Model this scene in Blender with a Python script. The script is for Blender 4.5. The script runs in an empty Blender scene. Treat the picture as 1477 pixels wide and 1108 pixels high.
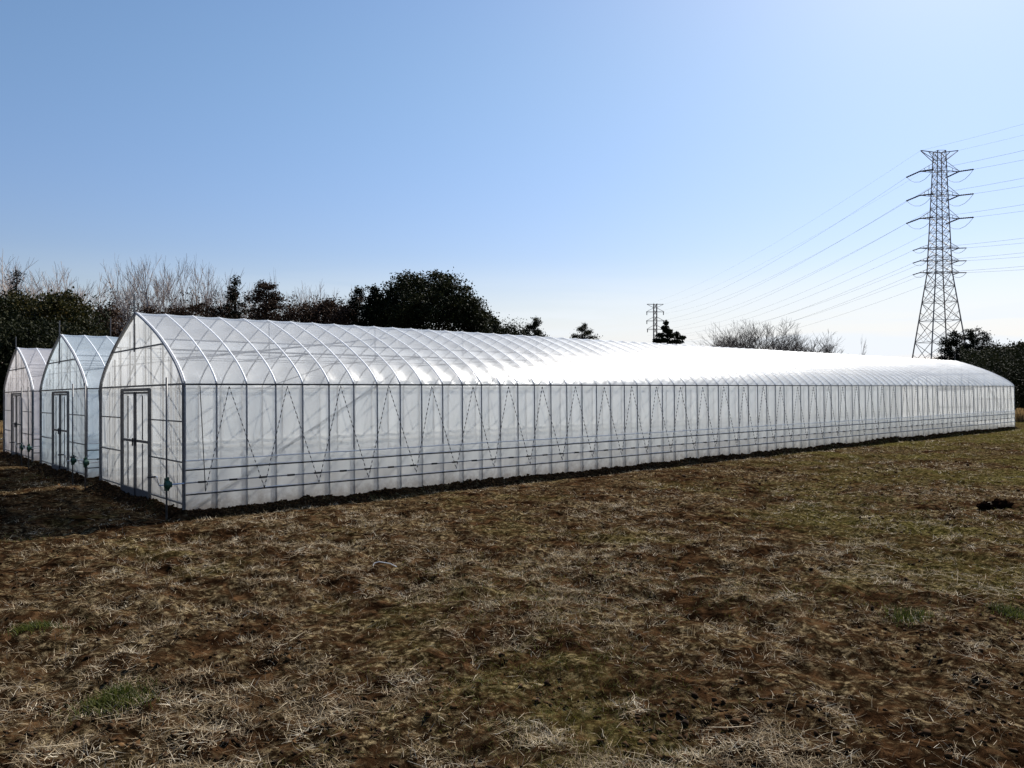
import bpy, math, random
import numpy as np
from mathutils import Vector, Matrix, noise as mnoise

sc = bpy.context.scene
COL = sc.collection
R = math.radians
random.seed(7)
RNG = np.random.default_rng(11)

# ------------------------------------------------------------------ layout constants
CAM_H = 2.0
F = 1110.0                       # focal length in photo pixels (photo 1477 x 1108)
P0 = np.array([-5.04, 11.87])    # near corner of the first greenhouse
AX = np.array([0.758, 0.652])    # its long direction
GX = np.array([-0.652, 0.758])   # its gable direction
PHI = math.atan2(0.652, 0.758)
WID, LEN, NSP = 5.2, 38.5125, 79
SPC = LEN / NSP
SUN_AZ, SUN_EL = R(33.0), R(43.0)   # azimuth clockwise from +Y

def at(u, d, y=None):
    """world point seen at photo column u (row y) at depth d"""
    x = (u - 738.5) / F * d
    return (x, d) if y is None else (x, d, CAM_H + (554.0 - y) / F * d)

# ------------------------------------------------------------------ numpy value noise
def _hash(ix, iy, s):
    n = (ix * 374761393 + iy * 668265263 + s * 974634777) & 0x7fffffff
    n = ((n ^ (n >> 13)) * 1274126177) & 0x7fffffff
    return ((n ^ (n >> 16)) & 0xffff) / 65535.0
def vnoise(x, y, s=0):
    ix = np.floor(x).astype(np.int64); iy = np.floor(y).astype(np.int64)
    fx = x - ix; fy = y - iy
    fx = fx * fx * (3 - 2 * fx); fy = fy * fy * (3 - 2 * fy)
    a = _hash(ix, iy, s); b = _hash(ix + 1, iy, s); c = _hash(ix, iy + 1, s); d = _hash(ix + 1, iy + 1, s)
    return (a * (1 - fx) + b * fx) * (1 - fy) + (c * (1 - fx) + d * fx) * fy
def fbm(x, y, s=0, o=3):
    t = 0; a = 1; w = 0
    for k in range(o):
        t = t + a * vnoise(x * 2 ** k + 17.3 * k, y * 2 ** k - 9.1 * k, s + k); w += a; a *= .5
    return t / w

HOUSES = [(0.0, 0.0), (6.2, -0.057), (12.4, -0.087)]
def base_h(x, y):
    q = (x - P0[0]) * GX[0] + (y - P0[1]) * GX[1]
    t = (x - P0[0]) * AX[0] + (y - P0[1]) * AX[1]
    return -0.0155 * np.clip(q, 0, 18) - 0.0026 * np.clip(t, 0, 60)
def ground_h(x, y):
    x = np.asarray(x, float); y = np.asarray(y, float)
    r = np.hypot(x, y)
    q = (x - P0[0]) * GX[0] + (y - P0[1]) * GX[1]
    t = (x - P0[0]) * AX[0] + (y - P0[1]) * AX[1]
    fade = np.clip((70 - r) / 40, 0, 1)
    h = base_h(x, y)
    h = h + fade * (0.10 * (fbm(x / 2.2, y / 2.2, 3, 3) - .5))
    dm = np.full(np.shape(x), 9.0)
    for (s0, a0) in HOUSES:
        dm = np.minimum(dm, np.hypot(np.maximum(np.maximum(s0 - q, q - s0 - WID), 0), np.maximum(np.maximum(a0 - t, t - a0 - LEN), 0)))
    fade = fade * np.clip(dm / 2.2, .25, 1)
    lump = fbm(x / .55, y / .55, 21, 3) - .5
    h = h + fade * 0.15 * lump * (0.35 + 1.1 * vnoise(x / 3.1, y / 3.1, 40))
    h = h + fade * 0.10 * (fbm(x / .21, y / .21, 31, 3) - .5)
    # shallow wheel ruts
    for (ox, oy, dx, dy) in ((2.2, 6.0, .62, -.78), (3.5, 6.8, .62, -.78)):
        p = (x - ox) * dy - (y - oy) * dx; l = (x - ox) * dx + (y - oy) * dy
        h = h - .035 * np.exp(-(p / .16) ** 2) * np.exp(-(l / 3.0) ** 4)
    # banked-up soil round each greenhouse, smooth floor inside
    for (s0, a0) in HOUSES:
        dq = np.maximum(np.maximum(s0 - q, q - s0 - WID), 0)
        dt = np.maximum(np.maximum(a0 - t, t - a0 - LEN), 0)
        d = np.hypot(dq, dt)
        nz = fbm(x / .11, y / .11, 55, 2)
        nz2 = vnoise(x / .7, y / .7, 77)
        bank = (0.035 + .10 * nz * (0.3 + nz2)) * np.exp(-((d - .02) / .13) ** 2) - .06 * np.exp(-((d - .36) / .15) ** 2)
        h = h + np.where(d < 1.0, bank, 0) * np.clip((60 - r) / 20, 0, 1)
    return h

# ------------------------------------------------------------------ object helpers
def tag(o, label=None, cat=None, group=None, kind=None):
    if label: o["label"] = label
    if cat: o["category"] = cat
    if group: o["group"] = group
    if kind: o["kind"] = kind
    return o
def empty(name, loc=(0, 0, 0), rot=(0, 0, 0)):
    o = bpy.data.objects.new(name, None); COL.objects.link(o)
    o.location = loc; o.rotation_euler = rot; o.empty_display_size = .2
    return o
def link_mesh(name, me, parent=None):
    o = bpy.data.objects.new(name, me); COL.objects.link(o)
    if parent is not None: o.parent = parent
    return o
class MB:
    def __init__(s): s.v = []; s.f = []; s.m = []
    def add(s, vs, fs, mi=0):
        n = len(s.v); s.v += [tuple(p) for p in vs]
        s.f += [tuple(i + n for i in f) for f in fs]; s.m += [mi] * len(fs); return s
    def box(s, c, d, mi=0, mat=None):
        x, y, z = c; a, b, e = d[0] / 2, d[1] / 2, d[2] / 2
        vs = [(i * a, j * b, k * e) for i in (-1, 1) for j in (-1, 1) for k in (-1, 1)]
        if mat is not None: vs = [tuple(mat @ Vector(p)) for p in vs]
        vs = [(x + p[0], y + p[1], z + p[2]) for p in vs]
        return s.add(vs, [(0, 1, 3, 2), (4, 6, 7, 5), (0, 4, 5, 1), (2, 3, 7, 6), (0, 2, 6, 4), (1, 5, 7, 3)], mi)
    def tube(s, pts, r, n=6, mi=0, cap=True):
        pts = [Vector(p) for p in pts]; k = len(pts)
        rs = r if hasattr(r, '__len__') else [r] * k
        base = len(s.v); up = None
        for i, p in enumerate(pts):
            t = (pts[min(i + 1, k - 1)] - pts[max(i - 1, 0)])
            if t.length < 1e-9: t = Vector((0, 0, 1))
            t.normalize()
            if up is None:
                up = Vector((0, 0, 1)) if abs(t.z) < .9 else Vector((1, 0, 0))
            a = up - t * up.dot(t)
            if a.length < 1e-6: a = t.orthogonal()
            a.normalize(); up = a; b = t.cross(a)
            for j in range(n):
                q = 2 * math.pi * (j + .5) / n
                s.v.append(tuple(p + (a * math.cos(q) + b * math.sin(q)) * rs[i]))
        for i in range(k - 1):
            for j in range(n):
                j2 = (j + 1) % n
                s.f.append((base + i * n + j, base + i * n + j2, base + (i + 1) * n + j2, base + (i + 1) * n + j)); s.m.append(mi)
        if cap:
            s.f.append(tuple(base + j for j in range(n))[::-1]); s.m.append(mi)
            s.f.append(tuple(base + (k - 1) * n + j for j in range(n))); s.m.append(mi)
        return s
    def mesh(s, name, mats, smooth=False):
        me = bpy.data.meshes.new(name); me.from_pydata(s.v, [], s.f)
        for m in (mats if isinstance(mats, (list, tuple)) else [mats]): me.materials.append(m)
        me.polygons.foreach_set('material_index', s.m)
        if smooth: me.polygons.foreach_set('use_smooth', [True] * len(s.f))
        me.update(); return me
    def build(s, name, mats, parent=None, smooth=False):
        return link_mesh(name, s.mesh(name, mats, smooth), parent)
def np_mesh(name, V, Fq, mat, smooth=False):
    """V (n,3), Fq (m,k) arrays"""
    me = bpy.data.meshes.new(name)
    V = np.ascontiguousarray(V, dtype=np.float32); Fq = np.ascontiguousarray(Fq, dtype=np.int32)
    m, k = Fq.shape
    me.vertices.add(len(V)); me.vertices.foreach_set('co', V.ravel())
    me.loops.add(m * k); me.loops.foreach_set('vertex_index', Fq.ravel())
    me.polygons.add(m); me.polygons.foreach_set('loop_start', np.arange(0, m * k, k, dtype=np.int32))
    if smooth: me.polygons.foreach_set('use_smooth', np.ones(m, dtype=bool))
    for q in (mat if isinstance(mat, (list, tuple)) else [mat]): me.materials.append(q)
    me.update(calc_edges=True); me.validate(); return me

# ------------------------------------------------------------------ materials
def new_mat(name):
    m = bpy.data.materials.new(name); m.use_nodes = True
    nt = m.node_tree; nt.nodes.clear()
    out = nt.nodes.new('ShaderNodeOutputMaterial')
    def N(t, **kw):
        n = nt.nodes.new(t)
        for k, v in kw.items():
            if k in n.inputs: n.inputs[k].default_value = v
            else: setattr(n, k, v)
        return n
    def L(a, b): nt.links.new(a, b)
    return m, N, L, out
def ramp(N, stops):
    r = N('ShaderNodeValToRGB'); e = r.color_ramp.elements
    while len(e) < len(stops): e.new(.5)
    for k, (p, c) in enumerate(stops): e[k].position = p; e[k].color = (*c, 1)
    return r
def simple(name, col, rough=.7, metal=0., var=.25, scale=6., bump=0., spec=.5):
    m, N, L, out = new_mat(name)
    p = N('ShaderNodeBsdfPrincipled', Roughness=rough, Metallic=metal); p.inputs['Specular IOR Level'].default_value = spec
    tc = N('ShaderNodeTexCoord'); nz = N('ShaderNodeTexNoise', Scale=scale, Detail=4.)
    L(tc.outputs['Object'], nz.inputs['Vector'])
    r = ramp(N, [(.3, tuple(c * (1 - var) for c in col)), (.7, tuple(min(1, c * (1 + var)) for c in col))])
    L(nz.outputs['Fac'], r.inputs['Fac']); L(r.outputs['Color'], p.inputs['Base Color'])
    if bump:
        b = N('ShaderNodeBump', Strength=bump, Distance=.01); L(nz.outputs['Fac'], b.inputs['Height']); L(b.outputs['Normal'], p.inputs['Normal'])
    L(p.outputs[0], out.inputs[0]); return m
def film(name, tint, opac, refl=.85, rough=.2, dif=.3, bump=.2, dirt=0.0):
    m, N, L, out = new_mat(name)
    tc = N('ShaderNodeTexCoord')
    mp = N('ShaderNodeMapping'); mp.inputs['Scale'].default_value = (1.6, 1.6, .55); L(tc.outputs['Object'], mp.inputs['Vector'])
    n1 = N('ShaderNodeTexNoise', Scale=1.3, Detail=6., Distortion=.6); L(mp.outputs[0], n1.inputs['Vector'])
    n2 = N('ShaderNodeTexNoise', Scale=9., Detail=3., Distortion=1.2); L(mp.outputs[0], n2.inputs['Vector'])
    op = N('ShaderNodeMapRange'); op.inputs['From Min'].default_value = .3; op.inputs['From Max'].default_value = .7
    op.inputs['To Min'].default_value = opac - .10; op.inputs['To Max'].default_value = opac + .09
    L(n1.outputs['Fac'], op.inputs['Value'])
    bp = N('ShaderNodeBump', Strength=bump, Distance=.035)
    ad = N('ShaderNodeMath', operation='MULTIPLY_ADD'); ad.inputs[1].default_value = .25
    L(n2.outputs['Fac'], ad.inputs[0]); L(n1.outputs['Fac'], ad.inputs[2]); L(ad.outputs[0], bp.inputs['Height'])
    tr = N('ShaderNodeBsdfTransparent'); tr.inputs[0].default_value = (.96, .97, .98, 1)
    tl = N('ShaderNodeBsdfTranslucent'); tl.inputs[0].default_value = (*tint, 1)
    df = N('ShaderNodeBsdfDiffuse'); df.inputs[0].default_value = (*tint, 1)
    gl = N('ShaderNodeBsdfGlossy', Roughness=rough); gl.inputs[0].default_value = (1, 1, 1, 1)
    L(bp.outputs[0], gl.inputs['Normal'])
    if dirt:   # mud splashed up the foot of the film
        sx = N('ShaderNodeSeparateXYZ'); L(tc.outputs['Object'], sx.inputs[0])
        n3 = N('ShaderNodeTexNoise', Scale=7., Detail=6., Roughness=.7); L(tc.outputs['Object'], n3.inputs['Vector'])
        a1 = N('ShaderNodeMath', operation='MULTIPLY_ADD'); a1.inputs[1].default_value = -.55; L(n3.outputs['Fac'], a1.inputs[0]); L(sx.outputs['Z'], a1.inputs[2])
        dm = N('ShaderNodeMapRange', interpolation_type='SMOOTHSTEP'); dm.inputs['From Min'].default_value = -.30; dm.inputs['From Max'].default_value = .03
        dm.inputs['To Min'].default_value = dirt; dm.inputs['To Max'].default_value = 0; L(a1.outputs[0], dm.inputs['Value'])
        cm = N('ShaderNodeMix', data_type='RGBA'); L(dm.outputs[0], cm.inputs[0]); cm.inputs[6].default_value = (*tint, 1); cm.inputs[7].default_value = (.17, .10, .055, 1)
        L(cm.outputs[2], tl.inputs[0]); L(cm.outputs[2], df.inputs[0])
    m1 = N('ShaderNodeMixShader'); m1.inputs[0].default_value = dif; L(tl.outputs[0], m1.inputs[1]); L(df.outputs[0], m1.inputs[2])
    m2 = N('ShaderNodeMixShader'); L(op.outputs[0], m2.inputs[0]); L(tr.outputs[0], m2.inputs[1]); L(m1.outputs[0], m2.inputs[2])
    lw = N('ShaderNodeLayerWeight'); lw.inputs['Blend'].default_value = .5
    pw = N('ShaderNodeMath', operation='POWER'); pw.inputs[1].default_value = 4.; L(lw.outputs['Facing'], pw.inputs[0])
    fr = N('ShaderNodeMapRange'); fr.inputs['To Min'].default_value = .04; fr.inputs['To Max'].default_value = refl
    L(pw.outputs[0], fr.inputs['Value'])
    m3 = N('ShaderNodeMixShader'); L(fr.outputs[0], m3.inputs[0]); L(m2.outputs[0], m3.inputs[1]); L(gl.outputs[0], m3.inputs[2])
    L(m3.outputs[0], out.inputs[0]); return m
def leaf_mat(name, cols, rough=.5, trans=.25, scale=.6):
    m, N, L, out = new_mat(name)
    geo = N('ShaderNodeNewGeometry'); tc = N('ShaderNodeTexCoord')
    nz = N('ShaderNodeTexNoise', Scale=scale, Detail=2.); L(tc.outputs['Object'], nz.inputs['Vector'])
    mx = N('ShaderNodeMath', operation='MULTIPLY_ADD'); mx.inputs[1].default_value = .55; mx.use_clamp = True
    sb = N('ShaderNodeMath', operation='MULTIPLY_ADD'); sb.inputs[1].default_value = .9; sb.inputs[2].default_value = -.2
    L(nz.outputs['Fac'], sb.inputs[0]); L(geo.outputs['Random Per Island'], mx.inputs[0]); L(sb.outputs[0], mx.inputs[2])
    r = ramp(N, [(i / (len(cols) - 1), c) for i, c in enumerate(cols)])
    L(mx.outputs[0], r.inputs['Fac'])
    p = N('ShaderNodeBsdfPrincipled', Roughness=rough); p.inputs['Specular IOR Level'].default_value = .08; L(r.outputs['Color'], p.inputs['Base Color'])
    tl = N('ShaderNodeBsdfTranslucent'); L(r.outputs['Color'], tl.inputs[0])
    ms = N('ShaderNodeMixShader'); ms.inputs[0].default_value = trans
    L(p.outputs[0], ms.inputs[1]); L(tl.outputs[0], ms.inputs[2]); L(ms.outputs[0], out.inputs[0]); return m

def ground_mat():
    m, N, L, out = new_mat('soil_and_dry_grass')
    tc = N('ShaderNodeTexCoord')
    def nz(scale, det=6., dist=0., rgh=.6):
        n = N('ShaderNodeTexNoise', Scale=scale, Detail=det, Distortion=dist, Roughness=rgh); L(tc.outputs['Object'], n.inputs['Vector']); return n
    a = nz(.9, 8, .4, .65); b = nz(6., 8, .8, .7); c = nz(.28, 6, .3); d = nz(15., 9, .3, .78); e = nz(2.1, 7, .5, .7)
    soil = ramp(N, [(.34, (.002, .0012, .0007)), (.46, (.0105, .0053, .0026)), (.55, (.031, .0158, .0073)), (.68, (.100, .054, .0250))])
    L(b.outputs['Fac'], soil.inputs['Fac'])
    dry = ramp(N, [(.40, (.005, .0035, .0016)), (.51, (.052, .037, .018)), (.61, (.25, .19, .105))])
    L(d.outputs['Fac'], dry.inputs['Fac'])
    grn = ramp(N, [(.38, (.006, .006, .001)), (.50, (.042, .038, .010)), (.61, (.145, .120, .040))])
    L(d.outputs['Fac'], grn.inputs['Fac'])
    # dry cover mask
    s1 = N('ShaderNodeMath', operation='MULTIPLY_ADD'); s1.inputs[1].default_value = .6; L(a.outputs['Fac'], s1.inputs[0]); L(e.outputs['Fac'], s1.inputs[2])
    dm = ramp(N, [(.70, (0, 0, 0)), (.92, (1, 1, 1))]); L(s1.outputs[0], dm.inputs['Fac'])
    d2 = ramp(N, [(.40, (0, 0, 0)), (.60, (1, 1, 1))]); L(d.outputs['Fac'], d2.inputs['Fac'])
    dmm = N('ShaderNodeMath', operation='MULTIPLY'); L(dm.outputs['Color'], dmm.inputs[0]); L(d2.outputs['Color'], dmm.inputs[1])
    m1 = N('ShaderNodeMix', data_type='RGBA'); L(dmm.outputs[0], m1.inputs[0]); L(soil.outputs['Color'], m1.inputs[6]); L(dry.outputs['Color'], m1.inputs[7])
    # green mask grows with x (right-hand part of the field) and far away
    sx = N('ShaderNodeSeparateXYZ'); L(tc.outputs['Object'], sx.inputs[0])
    gx = N('ShaderNodeMapRange'); gx.inputs['From Min'].default_value = -6; gx.inputs['From Max'].default_value = 22
    gx.inputs['To Min'].default_value = -.03; gx.inputs['To Max'].default_value = .21; L(sx.outputs['X'], gx.inputs['Value'])
    g1 = N('ShaderNodeMath', operation='ADD'); L(c.outputs['Fac'], g1.inputs[0]); L(gx.outputs[0], g1.inputs[1])
    g2 = N('ShaderNodeMath', operation='MULTIPLY_ADD'); g2.inputs[1].default_value = .35; L(e.outputs['Fac'], g2.inputs[0]); L(g1.outputs[0], g2.inputs[2])
    gm = ramp(N, [(.72, (0, 0, 0)), (.92, (.8, .8, .8))]); L(g2.outputs[0], gm.inputs['Fac'])
    m2 = N('ShaderNodeMix', data_type='RGBA'); L(gm.outputs['Color'], m2.inputs[0]); L(m1.outputs[2], m2.inputs[6]); L(grn.outputs['Color'], m2.inputs[7])
    p = N('ShaderNodeBsdfPrincipled', Roughness=.95); p.inputs['Specular IOR Level'].default_value = 0.0
    L(m2.outputs[2], p.inputs['Base Color'])
    f = nz(85., 4, 0, .7)
    bp = N('ShaderNodeBump', Strength=.9, Distance=.03); L(d.outputs['Fac'], bp.inputs['Height'])
    bp2 = N('ShaderNodeBump', Strength=.6, Distance=.012); L(f.outputs['Fac'], bp2.inputs['Height']); L(bp.outputs[0], bp2.inputs['Normal'])
    L(bp2.outputs[0], p.inputs['Normal']); L(p.outputs[0], out.inputs[0]); return m

M = {}
M['ground'] = ground_mat()
M['steel'] = simple('galvanised_steel', (.27, .27, .27), .45, .3, .2, 30)
M['brace'] = simple('dull_galvanised_pipe', (.34, .35, .36), .65, .3, .15, 30)
M['tape'] = simple('white_pipe_tape', (.82, .83, .84), .5, 0, .06, 9)  # sunlight on the arch pipes, put into a white base colour
M['rail'] = simple('film_rail', (.035, .035, .036), .42, .15, .3, 12, 0, .4)
M['hem'] = simple('rolled_film_hem', (.78, .79, .8), .18, 0, .1, 9)
M['bar'] = simple('weathered_steel_bar', (.085, .085, .088), .45, .2, .3, 20)
M['shiny'] = simple('bright_steel', (.75, .76, .78), .3, .9, .1, 20)
M['black'] = simple('black_plastic', (.012, .012, .014), .5, 0, .2, 20)
M['whitecord'] = simple('white_cord', (.6, .6, .6), .6, 0, .1, 20)
M['green'] = simple('green_gear_housing', (.005, .050, .028), .5, 0, .25, 30)
M['sill'] = simple('dark_sill_board', (.035, .04, .05), .6, 0, .3, 14)
M['pylon'] = simple('pylon_steel', (.25, .22, .20), .6, .1, .15, 1)
M['insul'] = simple('brown_insulator', (.05, .045, .045), .4, 0, .2, 4)
M['wire'] = simple('conductor', (.20, .20, .21), .7, 0, .1, 1)
M['bark'] = simple('pale_bark', (.46, .40, .36), .85, 0, .3, 2, 0, .1)
M['twig'] = simple('twig', (.42, .36, .32), .85, 0, .3, 2, 0, .1)
M['darkbark'] = simple('dark_bark', (.05, .038, .03), .9, 0, .3, 3, 0, .1)
M['darktwig'] = simple('dark_twig', (.10, .08, .068), .85, 0, .3, 2, 0, .1)
M['pole'] = simple('grey_pole', (.11, .10, .10), .7, .0, .2, 4)
M['clod'] = simple('wet_soil', (.008, .0045, .003), .95, 0, .4, 20, .8, 0)
def film_set(key, tint):
    M['roof' + key] = film('roof_film' + key, tuple(c * .86 for c in tint), .64, .42, .25, .20, .20)
    M['side' + key] = film('side_film' + key, tuple(c * .96 for c in tint), .68, .6, .26, .08, .16)
    M['skirt' + key] = film('skirt_film' + key, tint, .68, .6, .26, .08, .16, .55)
    M['gable' + key] = film('gable_film' + key, tuple(c * .90 for c in tint), .58, .6, .28, .22, .22, .4)
film_set('1', (.95, .955, .935)); film_set('2', (.80, .90, .95)); film_set('3', (.95, .92, .925))
M['ev'] = leaf_mat('evergreen_leaves', [(.004, .006, .002), (.018, .020, .006), (.050, .045, .013), (.15, .105, .035)], .65, .2, .5)
M['evd'] = leaf_mat('dark_evergreen_leaves', [(.002, .003, .001), (.008, .010, .003), (.017, .021, .007), (.050, .046, .016)], .7, .12, .5)
M['con'] = leaf_mat('conifer_needles', [(.002, .004, .002), (.005, .008, .003), (.010, .014, .005)], .7, .1, .8)
M['brn'] = leaf_mat('brown_conifer_needles', [(.008, .006, .004), (.032, .020, .013), (.075, .045, .030), (.13, .085, .055)], .75, .1, .8)
M['reed'] = leaf_mat('dry_reed', [(.16, .10, .045), (.30, .20, .09), (.42, .30, .15)], .7, .35, 2)
M['straw'] = leaf_mat('dry_straw', [(.022, .014, .007), (.14, .098, .050), (.47, .37, .235), (.92, .84, .66)], .6, .25, 3.)
M['weed'] = leaf_mat('weed_leaves', [(.008, .013, .002), (.030, .042, .006), (.075, .085, .016), (.16, .15, .04)], .5, .35, 3.)
M['crumb'] = leaf_mat('soil_crumb', [(.006, .003, .0014), (.022, .0105, .0042), (.050, .025, .0095), (.10, .055, .022)], .95, 0, 2.)
M['blade'] = leaf_mat('green_grass', [(.010, .014, .002), (.040, .048, .007), (.11, .105, .018), (.22, .17, .045)], .55, .35, .7)

# ------------------------------------------------------------------ ground sheet
def build_ground():
    th = np.concatenate([np.radians(np.linspace(-54, 54, 900)), np.radians(np.linspace(54, 306, 90))[1:-1]])
    rr = np.concatenate([np.linspace(.3, 2.6, 14)[:-1], np.exp(np.linspace(math.log(2.6), math.log(60), 520)), np.exp(np.linspace(math.log(60), math.log(6000), 50))[1:]])
    T, RR = np.meshgrid(th, rr)
    X = RR * np.sin(T); Y = RR * np.cos(T); Z = ground_h(X, Y)
    V = np.stack([X, Y, Z], -1).reshape(-1, 3)
    nT, nR = len(th), len(rr)
    i = np.arange(nR - 1)[:, None]; j = np.arange(nT)[None, :]; j2 = (j + 1) % nT
    Fq = np.stack([i * nT + j, i * nT + j2, (i + 1) * nT + j2, (i + 1) * nT + j], -1).reshape(-1, 4)[:, ::-1]
    V = np.vstack([V, [[0, 0, ground_h(0., 0.)]]])
    me = np_mesh('ground', V, Fq, M['ground'], True)
    o = link_mesh('ground', me); tag(o, kind='structure')
build_ground()

def in_house(x, y, m=0.0):
    q = (x - P0[0]) * GX[0] + (y - P0[1]) * GX[1]; t = (x - P0[0]) * AX[0] + (y - P0[1]) * AX[1]
    r = np.zeros(x.shape, bool)
    for (s0, a0) in HOUSES: r |= (q > s0 - m) & (q < s0 + WID + m) & (t > a0 - m) & (t < a0 + LEN + m)
    return r
def blades(name, n, lmin, lmax, w, lean, mat, dens, rmin, rmax, power, clump=0):
    u = RNG.random(n); e = 1 - power
    r = (rmin ** e + u * (rmax ** e - rmin ** e)) ** (1 / e)
    t = np.radians(RNG.uniform(-50, 50, n))
    x = r * np.sin(t); y = r * np.cos(t)
    if clump:
        k = np.arange(n) // clump * clump; j = .05 + .0 * r
        x = x[k] + RNG.normal(0, 1, n) * j; y = y[k] + RNG.normal(0, 1, n) * j; r = np.hypot(x, y)
    keep = (RNG.random(n) < dens(x, y)) & ~in_house(x, y, .25)
    x, y, r = x[keep], y[keep], r[keep]; n = len(x)
    z = ground_h(x, y)
    L = RNG.uniform(lmin, lmax, n) * (1 + .6 * RNG.random(n) ** 4)
    az = RNG.uniform(0, 2 * math.pi, n)
    el = np.abs(RNG.normal(0, lean[1], n)) + lean[0]
    el = np.clip(el, 0, 1.5)
    wd = w * RNG.uniform(.5, 1.2, n) * np.clip(r / 9, .75, 3.5)
    dx, dy, dz = np.cos(az) * np.cos(el), np.sin(az) * np.cos(el), np.sin(el)
    bx, by = -np.sin(az), np.cos(az)
    tilt = RNG.uniform(-.8, .8, n)
    bend = RNG.uniform(-.35, .35, n); droop = RNG.uniform(0, .35, n) * (el > .3)
    P = np.zeros((n, 3, 2, 3))
    for k, s in enumerate((0., .5, 1.)):
        cx = x + dx * L * s + bx * bend * L * s * s; cy = y + dy * L * s + by * bend * L * s * s
        cz = z + .006 + dz * L * s - droop * L * s * s * .5
        ww = wd * (1, .85, .25)[k]
        for q, sg in enumerate((-.5, .5)):
            P[:, k, q, 0] = cx + bx * ww * sg; P[:, k, q, 1] = cy + by * ww * sg; P[:, k, q, 2] = cz + ww * sg * tilt
    V = P.reshape(-1, 3)
    b = (np.arange(n) * 6)[:, None]
    Fq = np.concatenate([b + np.array([[0, 1, 3, 2]]), b + np.array([[2, 3, 5, 4]])], 0)
    o = link_mesh(name, np_mesh(name, V, Fq, mat)); return o
def d_straw(x, y):
    c = fbm(x / 1.3, y / 1.3, 90, 3); e = fbm(x / .24, y / .24, 95, 3)
    near = np.exp(-(((x + 2.3) / 1.6) ** 2 + ((y - 4.0) / 1.2) ** 2)) * .6
    return np.clip((c * .6 + e * .8 - .705) * 5.0 + near, .03, 1)
def d_tuft(x, y):
    c = fbm(x / 1.9, y / 1.9, 190, 3); return np.clip((c - .46) * 5, .03, 1)
def d_green(x, y):
    c = fbm(x / 2.4, y / 2.4, 140, 3) + np.clip(x / 50, -.06, .18)
    hot = np.exp(-(((x + 2.55) / .22) ** 2 + ((y - 4.95) / .16) ** 2)) * 2.0 + np.exp(-(((x + 3.6) / .35) ** 2 + ((y - 6.1) / .25) ** 2)) * .5
    return np.clip((c - .56) * 5, 0.0, 1) + hot
tag(blades('dry_straw', 210000, .02, .10, .0030, (0.0, .25), M['straw'], d_straw, 3.2, 45, 1.15), 'pale dry straw scattered over the bare brown field', 'straw', kind='stuff')
tag(blades('dry_stubble', 190000, .02, .06, .0032, (.25, .5), M['straw'], d_straw, 3.2, 45, 1.05, 7), 'short upright dry grass stubble standing in the brown field', 'stubble', kind='stuff')
tag(blades('long_straw', 1800, .12, .28, .0042, (.0, .10), M['straw'], d_straw, 3.2, 16, 1.2), 'long loose straw stalks lying on the foreground soil', 'straw', kind='stuff')
tag(blades('dry_tussock', 150000, .03, .085, .0030, (.15, .55), M['straw'], d_tuft, 3.2, 45, 1.05, 26), 'matted tussocks of dry grass rooted across the brown field', 'grass', kind='stuff')
tag(blades('green_grass', 130000, .02, .06, .0034, (.35, .45), M['blade'], d_green, 3.2, 45, 1.1, 9), 'patchy short green grass growing through the dry field', 'grass', kind='stuff')

def crumbs():
    rng = np.random.default_rng(5)
    g = (1 + 5 ** .5) / 2
    ico = np.array([(-1, g, 0), (1, g, 0), (-1, -g, 0), (1, -g, 0), (0, -1, g), (0, 1, g), (0, -1, -g), (0, 1, -g), (g, 0, -1), (g, 0, 1), (-g, 0, -1), (-g, 0, 1)]) / 1.9
    fc = np.array([(0, 11, 5), (0, 5, 1), (0, 1, 7), (0, 7, 10), (0, 10, 11), (1, 5, 9), (5, 11, 4), (11, 10, 2), (10, 7, 6), (7, 1, 8), (3, 9, 4), (3, 4, 2), (3, 2, 6), (3, 6, 8), (3, 8, 9), (4, 9, 5), (2, 4, 11), (6, 2, 10), (8, 6, 7), (9, 8, 1)])
    n = 24000
    e = -.15; r = (3.2 ** e + rng.random(n) * (32 ** e - 3.2 ** e)) ** (1 / e); t = np.radians(rng.uniform(-48, 48, n))
    x = r * np.sin(t); y = r * np.cos(t)
    c = fbm(x / 1.1, y / 1.1, 211, 3); keep = (rng.random(n) < np.clip((c - .40) * 4, .05, 1)); x, y = x[keep], y[keep]
    # denser along the foot of the first long wall and the gables
    m = 9000; tt = LEN * rng.random(m) ** 1.4; qq = -np.abs(rng.normal(0, .14, m)) - .02
    x = np.concatenate([x, P0[0] + AX[0] * tt + GX[0] * qq]); y = np.concatenate([y, P0[1] + AX[1] * tt + GX[1] * qq])
    for s0, a0 in HOUSES:
        m = 1500; q2 = s0 + WID * rng.random(m); t2 = a0 - np.abs(rng.normal(0, .16, m)) - .03
        x = np.concatenate([x, P0[0] + AX[0] * t2 + GX[0] * q2]); y = np.concatenate([y, P0[1] + AX[1] * t2 + GX[1] * q2])
    k = ~in_house(x, y, .0); x, y = x[k], y[k]; n = len(x)
    s = .005 + .017 * rng.random(n) ** 3.0
    s = s * np.clip(np.hypot(x, y) / 12, 1, 1.5)
    J = ico[None] * (1 + .42 * np.clip(rng.normal(size=(n, 12, 1)), -1.6, 1.8)) * s[:, None, None] * np.array([1, 1, .7]) * rng.uniform(.7, 1.4, (n, 1, 3))
    V = J + np.stack([x, y, ground_h(x, y) + s * .25], -1)[:, None]
    Fq = (np.arange(n) * 12)[:, None, None] + fc[None]
    tag(link_mesh('soil_crumbs', np_mesh('soil_crumbs', V.reshape(-1, 3), Fq.reshape(-1, 3), M['crumb'])), 'loose crumbs of brown soil lying over the field', 'soil', kind='stuff')
crumbs()

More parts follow.
